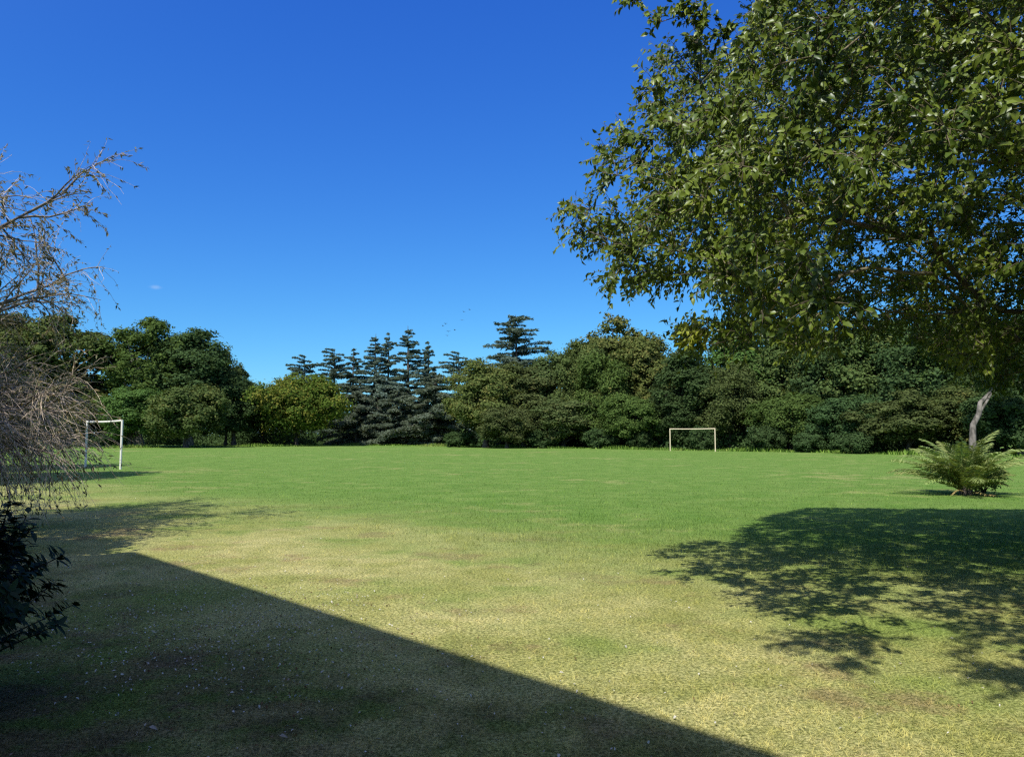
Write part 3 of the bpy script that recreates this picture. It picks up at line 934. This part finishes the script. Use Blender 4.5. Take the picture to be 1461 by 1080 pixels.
CROWN_OUT = [(1094, -400), (1094, 0), (1085, 27), (1067, 50), (1060, 77), (1071, 90), (1017, 97), (976, 86), (967, 77), (927, 97), (913, 136), (929, 167),
             (927, 195), (886, 195), (854, 231), (868, 258), (847, 276), (804, 303), (813, 335), (836, 362), (825, 398), (850, 416), (890, 432),
             (927, 421), (949, 403), (990, 407), (1035, 421), (1044, 452), (985, 470), (955, 482), (1000, 500), (1060, 486), (1130, 505), (1160, 500), (1250, 478), (1300, 486),
             (1340, 515), (1400, 545), (1461, 585), (1700, 640), (2600, 640), (2600, -400)]
SPRAY_OUT = [(897, -10), (905, 30), (930, 48), (965, 40), (985, 42), (990, 76), (1012, 68), (1040, 58), (1045, 22), (1080, 0), (1080, -60), (897, -60)]
SHADE_OUT = [(920, 797), (985, 775), (1060, 770), (1070, 755), (1110, 735), (1160, 725), (1461, 728), (2600, 728), (2600, 1400), (1461, 985), (1400, 962), (1340, 937), (1300, 935),
             (1235, 963), (1150, 950), (1075, 920), (1085, 905), (1160, 905), (1150, 882), (1090, 865), (1060, 850), (1000, 830), (940, 812)]


def overhead_tree():
    r = np.random.default_rng(5)
    base = np.array((9.6, 9.4, 0))
    C = np.array((8.4, 9.0, 2.7)); RA = np.array((8.3, 7.2, 6.6))
    cand = C + rand_dirs(150000, r) * (r.random((150000, 1)) ** .33) * RA
    cand = cand[(cand[:, 2] > 2.45)]
    px, py, d = project(cand)
    front = cand[:, 1] > .6
    ok = in_poly(px - 9, py + 6, CROWN_OUT) | ((py < -90) & (px > 850))
    ok &= front & ((d > 4.6) | (d > 3.0) & ((py < -70) | (px > 1530)))
    ok &= ~((py > 435) & (d < 7.0) & (px < 1500))
    sh = cand[:, :2] + cand[:, 2:3] * np.array(SUN_K)
    sx, sy, _ = project(np.concatenate([sh, np.zeros((len(sh), 1))], 1))
    ok &= in_poly(sx, sy, SHADE_OUT)
    e = np.linalg.norm((cand - C) / RA, axis=1)
    low = cand[:, 2] < 4.4
    ok &= (e > .70) | (r.random(len(cand)) < np.where(cand[:, 1] > 7.6, .62, .40 - .26 * low))
    q_ = cand
    gap = np.sin(q_[:, 0] * 4.1 + 1.3 * np.sin(q_[:, 2] * 2.3)) + np.sin(q_[:, 1] * 3.7 + 1.1 * np.sin(q_[:, 0] * 2.9)) + np.sin(q_[:, 2] * 5.3 + 1.7 * np.sin(q_[:, 1] * 1.9))
    ok &= (gap > -.12) | (r.random(len(cand)) < .05) | (px < 1090) & (gap > -.7)
    under = (px > 1190) & (py > 285) & (cand[:, 1] < 7.5) & (cand[:, 2] < 4.6)      # open, twiggy underside of the boughs
    ok &= ~under | (r.random(len(cand)) < .06)
    cand = cand[ok]
    # keep them apart
    keep = []
    cell = {}
    ms = .29
    for p in cand:
        k = tuple((p // ms).astype(int))
        bad = False
        for dx in (-1, 0, 1):
            for dy in (-1, 0, 1):
                for dz in (-1, 0, 1):
                    for q in cell.get((k[0] + dx, k[1] + dy, k[2] + dz), ()):
                        if (q[0] - p[0]) ** 2 + (q[1] - p[1]) ** 2 + ((q[2] - p[2]) * 1.25) ** 2 < ms * ms:
                            bad = True
        if not bad:
            cell.setdefault(k, []).append(p); keep.append(p)
        if len(keep) > 4600: break
    T = np.array(keep)
    # lone spray reaching out above, and the low tip with yellow leaves
    def many(poly, D, n):
        out = []
        x0, x1 = min(q[0] for q in poly), max(q[0] for q in poly); y0, y1 = min(q[1] for q in poly), max(q[1] for q in poly)
        while len(out) < n:
            a, b = r.uniform(x0, x1), r.uniform(y0, y1)
            if in_poly(np.array([a]), np.array([b]), poly)[0]: out.append(at(a, b, D + r.normal(0, .25)))
        return np.array(out)
    extra = many(SPRAY_OUT, 7.2, 14)
    low = many([(945, 478), (1020, 492), (1050, 500), (1040, 470), (985, 462)], 7.2, 3)
    n0 = len(T)
    # boughs high towards the viewer, above the frame: they dapple the nearest patch of lawn
    near_sh = [(1075, 915), (1160, 908), (1235, 905), (1330, 885), (1461, 850), (1700, 850), (1700, 1010), (1461, 985), (1400, 960), (1340, 935), (1235, 963), (1150, 950)]
    nb = []
    while len(nb) < 75:
        a, b = r.uniform(1075, 1700), r.uniform(850, 1010)
        if not in_poly(np.array([a]), np.array([b]), near_sh)[0]: continue
        if math.sin(a * .045 + b * .03) + math.sin(b * .11 - a * .02) < -.35: continue
        g = ground(a, b); z = r.uniform(4.9, 6.4)
        p = np.array((g[0] - z * SUN_K[0], g[1] - z * SUN_K[1], z))
        qx, qy, qd = project(p)
        if p[1] < .4 or (qy[0] > -70 and qx[0] < 1540): continue
        nb.append(p)
    T = np.concatenate([T, np.array(nb)]); n0 = len(T)
    T = np.concatenate([T, extra, low])
    print('overhead clumps', n0, 'x', T[:, 0].min(), T[:, 0].max(), 'y', T[:, 1].min(), T[:, 1].max(), 'z', T[:, 2].min(), T[:, 2].max())
    trunk = [base + np.array((-.25 * t * t, -.2 * t, 4.6 * t)) for t in np.linspace(0, 1, 8)]
    trunk[0][2] = -.1
    # a few long limbs first, as in the picture
    tip = [at(1120, 300, 7.0), at(1000, 270, 7.6), at(1090, 455, 6.6), at(1180, 440, 5.6), at(1250, 190, 6.4), at(1340, 330, 5.2), at(1150, 120, 8.5)]
    nodes, par, ends = grow_skeleton(trunk, [-1] + list(range(7)), np.concatenate([np.array(tip), T]), r)
    thick, thin, rad = skeleton_tubes(nodes, par, .0046, 2.25, .34, .035)
    loc = (base[0], base[1], 0)
    t = thing('overhanging_tree', 'large glossy green tree whose boughs hang into the view from the upper right', 'tree', loc)
    off = np.array(loc)
    a = Acc(); a.tube(np.array(trunk) - off, np.linspace(.46, .33, 8) + .16 * np.exp(-np.arange(8) * 1.6), 14)
    obj('trunk', a.mesh('overhead_trunk'), BARK, t)
    # twigs and leaves
    nt = 10
    n = len(T)
    out = norm((T - C) / RA ** 1.5 + np.array((0, 0, .02)))
    tc = np.repeat(T, nt, 0); to = np.repeat(out, nt, 0)
    dirs = norm(rand_dirs(n * nt, r) + to * .75 + np.array((0, 0, .1)))
    Lt = r.uniform(.18, .40, n * nt)
    Lt[n0 * nt:] *= .6
    mid = tc + dirs * (Lt * .55)[:, None]
    end = mid + norm(dirs + np.array((0, 0, -.35))) * (Lt * .45)[:, None]
    thin.sticks(tc, mid, .0042, .003); thin.sticks(mid, end, .003, .0017)
    for acc in (thick, thin):
        acc.v = [v - off for v in acc.v]
    obj('branches', thick.mesh('overhead_limbs'), BARK, t)
    tw = bark_mat('twig_bark', (.09, .075, .045), (.20, .175, .11), 20)
    obj('twigs', thin.mesh('overhead_twigs'), tw, t)
    nl = 10
    N = n * nt * nl
    f = np.tile((np.arange(nl) + .4) / nl, n * nt) ** .75
    ti = np.repeat(np.arange(n * nt), nl)
    d2 = norm(end - mid)
    P = np.where((f < .55)[:, None], tc[ti] + (mid - tc)[ti] * (f / .55)[:, None], mid[ti] + (end - mid)[ti] * ((f - .55) / .45)[:, None])
    sdir = rand_dirs(N, r)
    along = norm(d2[ti] * .75 + sdir * .85 + np.array((0, 0, -.42)))
    nrm = norm(to[ti] * .75 + np.array((-.15, -.3, .35)) + r.normal(0, .72, (N, 3)))
    L = r.uniform(.045, .090, N) * (.8 + .2 * r.random(n * nt)[ti])
    v, q, tt = folded_leaves(P + along * .012, nrm, along, L, L * r.uniform(.5, .66, N), .16, .22)
    lv = r.random(N) * .75 + .25 * r.random(n * nt)[ti]
    cl = np.repeat(r.random(n), nt * nl)
    # a scatter of fresh yellow-green clusters; leaf age, not light
    cl = np.clip(cl * .8, 0, 1)
    cl[n0 * nt * nl + 14 * nt * nl:] = 1.0
    att = {'v': np.concatenate([np.repeat(lv, 2), np.repeat(lv, 4)]), 'c': np.concatenate([np.repeat(cl, 2), np.repeat(cl, 4)])}
    # build_mesh lists quads first
    m = leaf_mat('glossy_leaf', (.022, .052, .009), (.195, .240, .030), (.36, .37, .05), .14, trans=.26, gloss=.45, rough=.36)
    obj('crown', build_mesh('overhead_leaves', v - off, [q, tt], att), m, t)


overhead_tree()


# ------------------------------------------------------------------ near-bare weeping tree on the left
def weeping_tree(label, base, seed, limbs, nsub, ntw, leafn, hscale=1.0, mats=None, reach=1.0, name='weeping_tree', trunk_h=2.6, clear=(-130, 190, 152)):
    r = np.random.default_rng(seed)
    t = thing(name, label, 'tree', (base[0], base[1], 0))
    thick, thin = Acc(), Acc()
    tp = np.array([(.1 * math.sin(3 * s), .12 * s, trunk_h * s - .1 * (s == 0)) for s in np.linspace(0, 1, 6)])
    thick.tube(tp, np.linspace(.32, .22, 6), 10)
    LP, LA, LC = [], [], []
    S0, S1, SR = [], [], []

    def path(p, d, L, n, grav, wig):
        pts = [p]
        d = d / np.linalg.norm(d)
        for _ in range(n):
            d = d + np.array((0, 0, grav)) + r.normal(0, wig, 3); d = d / np.linalg.norm(d)
            p = p + d * L / n; pts.append(p)
        return np.array(pts)

    branches = Acc()
    for li, (az, el, L) in enumerate(limbs):
        d = np.array((math.cos(az) * math.cos(el), math.sin(az) * math.cos(el), math.sin(el)))
        P = path(tp[-1] - (0, 0, r.uniform(0, .5)), d, L * reach, 10, -.035, .07)
        P[:, 2] = np.maximum(P[:, 2], .5)
        if clear is not None:
            lx, ly, _ = project(P + np.array((base[0], base[1], 0)))
            hit = np.nonzero(((lx > clear[0] - 25) & (ly < clear[1] + 25)) | (lx > clear[2] - 12))[0]
            if len(hit):
                n_ = max(2, hit[0]); old = np.linspace(0, 1, n_); nw = np.linspace(0, 1, 11)
                P = np.stack([np.interp(nw, old, P[:n_, k_]) for k_ in range(3)], 1)
        branches.tube(P, np.linspace(.085, .010, 11), 7)
        for k in range(nsub):
            s = r.uniform(.25, 1) ** .8
            i = min(9, int(s * 10)); f = s * 10 - i
            p = P[i] * (1 - f) + P[i + 1] * f
            tang = norm(P[i + 1] - P[i])
            d2 = norm(tang * .8 + r.normal(0, .65, 3) + np.array((0, 0, .15)))
            L2 = r.uniform(.9, 2.3) * (1.25 - .55 * s)
            Q = path(p, d2, L2, 6, -.05, .13)
            if clear is not None:
                qx, qy, _ = project(Q + np.array((base[0], base[1], 0)))
                if np.any((qx > clear[0]) & (qy < clear[1])) or np.any(qx > np.where(qy > 500, clear[2] - 32, clear[2])): continue
            branches.tube(Q, np.linspace(.022, .005, 7), 4)
            for m in range(ntw):
                s2 = r.uniform(.15, 1); i2 = min(5, int(s2 * 6)); f2 = s2 * 6 - i2
                p2 = Q[i2] * (1 - f2) + Q[i2 + 1] * f2
                d3 = norm(norm(Q[i2 + 1] - Q[i2]) + r.normal(0, .7, 3))
                lowness = np.clip((3.6 - p2[2]) / 2.5, 0, 1)
                L3 = r.uniform(.35, .95) * (1 + .7 * lowness)
                Wp = path(p2, d3, L3, 5, -.10 - .22 * lowness, .16)
                keepz = Wp[:, 2] > .12
                Wp = Wp[keepz] if keepz.sum() > 2 else None
                if Wp is None: continue
                S0.append(Wp[:-1]); S1.append(Wp[1:]); SR.append(np.linspace(.0050, .0024, len(Wp) - 1))
                k3 = r.integers(0, leafn + 1)
                if lowness > .5: k3 = int(k3 * .45)
                for _ in range(k3):
                    j = min(len(Wp) - 2, int((len(Wp) - 1) * r.random() ** .6))
                    LP.append(Wp[j] + (Wp[j + 1] - Wp[j]) * r.random()); LA.append(norm(Wp[j + 1] - Wp[j]) + r.normal(0, .6, 3) + np.array((0, 0, -.5))); LC.append(r.random())
    S0 = np.concatenate(S0); S1 = np.concatenate(S1); SR = np.concatenate(SR)
    thin.sticks(S0, S1, SR, SR * .85)
    obj('trunk', thick.mesh('weeping_trunk'), BARK, t)
    obj('branches', branches.mesh('weeping_branches'), mats[0], t)
    obj('twigs', thin.mesh('weeping_twigs'), mats[1], t)
    LP = np.array(LP); LA = np.array(LA); N = len(LP)
    L = r.uniform(.065, .125, N)
    v, q = diamond_leaves(LP + norm(LA) * L[:, None] * .5, rand_dirs(N, r), LA, L, L * .27)
    obj('crown', build_mesh('weeping_leaves', v, [q], {'v': r.random(N), 'c': np.array(LC)}), mats[2], t)
    print(name, 'twigs', len(S0), 'leaves', N)
    return t


WB = bark_mat('grey_branch_bark', (.10, .085, .07), (.22, .19, .155), 8)
WT = bark_mat('tan_twig_bark', (.46, .36, .26), (.68, .57, .44), 14)
WL = leaf_mat('narrow_grey_leaf', (.075, .088, .045), (.20, .205, .12), (.24, .19, .10), .3, trans=.25)
LIMBS = [(R(8), R(50), 7.6), (R(-18), R(38), 6.6), (R(25), R(30), 6.4), (R(-40), R(24), 6.2), (R(5), R(14), 5.8), (R(-20), R(4), 5.4), (R(40), R(8), 5.2), (R(-62), R(14), 5.5), (R(60), R(35), 6.5),
         (R(-30), R(62), 6.5), (R(100), R(40), 6.0), (R(150), R(35), 6.5), (R(-110), R(30), 6.0), (R(-150), R(45), 6.5), (R(20), R(70), 7.0), (R(15), R(-4), 5.2), (R(-35), R(-2), 5.4),
         (R(-10), R(73), 12.5), (R(-60), R(75), 11.5), (R(30), R(76), 12.5), (R(-120), R(72), 11.0), (R(90), R(72), 12.0), (R(-30), R(66), 12.0), (R(10), R(82), 12.8), (R(-55), R(30), 8.0), (R(-46), R(42), 9.5), (R(-70), R(50), 10),
         (R(0), R(3), 6.2), (R(12), R(9), 6.6), (R(-12), R(-1), 6.0), (R(-6), R(12), 6.8)]
weeping_tree('nearly bare weeping tree with tan drooping twigs at the left edge', (-12.1, 12.6), 21, LIMBS, 18, 14, 20, reach=.76, mats=(WB, WT, WL))


# ------------------------------------------------------------------ dark glossy bush in the building's shade
def glossy_bush():
    r = np.random.default_rng(3)
    c = np.array((-3.72, 4.75, 0))
    t = thing('glossy_bush', 'dark glossy-leaved bush in the shade at the left edge', 'bush', tuple(c))
    a = Acc()
    tips = []
    for k in range(330):
        d = rand_dirs(1, r)[0]
        if d[2] < -.55: continue
        e = np.array((0, 0, .66)) + d * np.array((.92, .90, .62)) * r.uniform(.45, 1.03)
        if e[2] < .1: continue
        m = e * np.array((.4, .4, .6)) + r.normal(0, .05, 3)
        a.tube(np.array([(0, 0, 0), m * .5, m, e]), (.014, .010, .007, .003), 5)
        tips.append((e, norm(e - m)))
    # the upright sprigs at its top
    for px, py in ((15, 714), (-4, 728), (38, 735), (24, 748), (8, 742)):
        e = at(px, py, 4.7) - c
        m = np.array((e[0] * .8, e[1] * .6, .85))
        a.tube(np.array([(0, 0, .3), m, e]), (.010, .007, .003), 5)
        tips.append((e, np.array((0.05, 0, 1.0)))); tips.append((m * .4 + e * .6, np.array((.2, 0, 1.0))))
    obj('stems', a.mesh('bush_stems'), BARK, t)
    Ps, As, Ns = [], [], []
    for e, d in tips:
        n = 26
        az = r.uniform(0, 2 * PI, n); back = r.random(n) ** 1.4 * .22
        side = norm(np.cross(d, r.normal(size=3))); s2 = np.cross(d, side)
        rad = np.cos(az)[:, None] * side + np.sin(az)[:, None] * s2
        al = norm(rad + d * r.uniform(.15, 1.0, (n, 1)))
        Ps.append(e - d * back[:, None] + r.normal(0, .008, (n, 3))); As.append(al); Ns.append(norm(d * 1.0 - rad * .35 + r.normal(0, .25, (n, 3)) + np.array((0, 0, .4))))
    P, A, Nn = np.concatenate(Ps), np.concatenate(As), np.concatenate(Ns)
    N = len(P); L = r.uniform(.065, .115, N)
    v, q, tt = folded_leaves(P, Nn, A, L, L * .38, .14, .15)
    lv = r.random(N); cl = r.random(N)
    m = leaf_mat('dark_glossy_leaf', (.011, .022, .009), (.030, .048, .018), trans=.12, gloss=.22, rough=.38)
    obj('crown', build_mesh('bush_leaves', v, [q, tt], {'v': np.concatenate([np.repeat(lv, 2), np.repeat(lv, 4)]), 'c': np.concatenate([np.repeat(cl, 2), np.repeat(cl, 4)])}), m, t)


glossy_bush()


# ------------------------------------------------------------------ palm bush on the right of the field
def palm():
    r = np.random.default_rng(8)
    g = ground(1378, 706)
    t = thing('palm_bush', 'young feathery palm with arching fronds standing alone on the grass', 'palm', (g[0], g[1], 0))
    fm = leaf_mat('palm_leaflets', (.11, .165, .045), (.31, .36, .12), trans=.25, gloss=.35, rough=.4)
    dm = leaf_mat('dry_frond', (.25, .20, .07), (.42, .36, .15), trans=.15)
    spec = []
    for k in range(66):
        az = k * 2.399 + r.normal(0, .15); e = R(22 + 68 * r.random() ** .75); spec.append((az + r.normal(0, .3), e, r.uniform(1.15, 2.05), fm, 0))
    spec += [(R(184), R(38), 2.35, fm, 0), (R(172), R(33), 2.2, fm, 0), (R(195), R(48), 2.0, fm, 0), (R(2), R(42), 2.0, fm, 0), (R(-20), R(50), 1.9, fm, 0),
             (R(20), R(36), 1.9, fm, 0), (R(218), R(14), .95, dm, 1), (R(300), R(5), .8, dm, 1)]
    for az, el, L, mat, dead in spec:
        h = np.array((math.cos(az), math.sin(az), 0)); sd = np.array((-h[1], h[0], 0))
        s = np.linspace(0, 1, 12)
        bend = r.uniform(.85, 1.55)
        d = np.array([h * math.cos(el - bend * x * x * (1.1 - .3 * dead)) + np.array((0, 0, math.sin(el - bend * x * x))) for x in s])
        P = np.concatenate([[h * .05 + (0, 0, .08)], h * .05 + (0, 0, .08) + np.cumsum(d[:-1] * L / 11, 0)])
        P[:, 2] = np.maximum(P[:, 2], .05)
        v, q = tube(P, np.linspace(.018, .004, 12), 4)
        vs, qs, n0 = [v], [q], len(v)
        n = 34
        x = np.linspace(.16, 1, n); i = np.minimum((x * 11).astype(int), 10); f = (x * 11 - i)[:, None]
        B = P[i] * (1 - f) + P[i + 1] * f; T = norm(P[i + 1] - P[i])
        up = norm(np.cross(T, np.broadcast_to(sd, T.shape)) * -1)
        ll = .36 * np.sin(np.clip(x * 2.7 + .35, 0, PI)) ** .7 * (L / 1.6) * (.25 if dead and az < 4 else 1)
        ll = np.maximum(ll, .03)
        for sg in (-1, 1):
            al = norm(T * .75 + sd * sg * .8 + up * .28 + r.normal(0, .1, (n, 3)))
            lv, lq = diamond_leaves(B + al * ll[:, None] * .5, norm(up + sd * sg * -.4 + r.normal(0, .2, (n, 3))), al, ll, .036)
            vs.append(lv); qs.append(lq + n0); n0 += len(lv)
        qq = np.concatenate(qs)
        me = build_mesh('frond', np.concatenate(vs), [qq], {'v': r.random(len(qq)), 'c': np.full(len(qq), r.random())})
        o = obj('frond', me, mat, t)
        if dead: o['label'] = 'dead yellow frond'
    a = Acc(); a.tube(np.array([(0, 0, -.05), (0, 0, .12), (0, 0, .3)]), (.16, .19, .08), 10)
    obj('stump', a.mesh('palm_stump'), BARK, t)
    # the small dark shrub growing up through its right side
    g2 = ground(1408, 705)
    s = thing('shrub', 'small dark shrub growing against the right side of the palm', 'shrub', (g2[0], g2[1] + .15, 0))
    N = 2600; K = 26
    C = rand_dirs(K, r) * np.array((.42, .42, .42)) + np.array((0, 0, .58)); C[:, 2] = np.maximum(C[:, 2], .15)
    li = r.integers(0, K, N); d = rand_dirs(N, r)
    P = C[li] + d * .2 * r.random((N, 1)) ** .4; P[:, 2] = np.maximum(P[:, 2], .03)
    L = r.uniform(.05, .10, N)
    v, q = diamond_leaves(P, norm(d + r.normal(0, .5, (N, 3)) + (0, 0, .3)), rand_dirs(N, r), L, L * .55)
    obj('crown', build_mesh('shrub_crown', v, [q], crown_attr(N, li, K, r)), LEAF['dark'], s)
    a = Acc()
    for c in C[::2]: a.tube(np.array([(0, 0, 0), c * (.5, .5, .6), c]), (.016, .01, .004), 5)
    obj('stems', a.mesh('shrub_stems'), BARK, s)


palm()


# ------------------------------------------------------------------ birds
def birds():
    m = paint_mat('dark_feathers', (.03, .03, .032), (.06, .06, .06), .1, .8)
    a = Acc()
    a.tube(np.array([(0, -.24, 0), (0, -.16, .01), (0, 0, .015), (0, .12, .01), (0, .19, .015), (0, .24, .005)]), (.008, .035, .055, .045, .032, .006), 8)
    body = a.mesh('bird_body')
    wings = []
    for sg in (-1, 1):
        up = np.array([(0, .09, .03), (.22 * sg, .13, .12), (.52 * sg, .0, .10), (.24 * sg, -.03, .115), (0, -.08, .03)])
        v = np.concatenate([up, up - (0, 0, .012)])
        q = [np.array([(i, (i + 1) % 5, 5 + (i + 1) % 5, 5 + i) for i in range(5)]), np.array([(0, 1, 3, 4), (9, 8, 6, 5)])]
        tr = [np.array([(1, 2, 3), (8, 7, 6)])]
        wings.append(build_mesh('bird_wing', v, q + tr))
    for k, (px, py, lab) in enumerate(((662, 445, 'tiny dark bird highest of the distant flock'), (670, 442, 'tiny dark bird at the top right tip of the flock'), (659, 457, 'tiny dark bird on its own in the middle of the flock'),
                                       (632, 465, 'tiny dark bird at the left end of the flock'), (636, 462, 'tiny dark bird just above the leftmost one'), (640, 473, 'tiny dark bird near the bottom of the flock, above another'),
                                       (649, 471, 'tiny dark bird right of the lowest pair'), (638, 479, 'tiny dark bird lowest of the flock'))):
        p = at(px, py, 118)
        t = thing('bird', lab, 'bird', tuple(p), 'flock of birds over the cedars', rz=.8 + .5 * math.sin(k * 2.3))
        t.rotation_euler.x = .25 * math.sin(k); t.scale = (.72, .72, .72)
        obj('body', body, m, t)
        for w in wings: obj('wing', w, m, t)


birds()
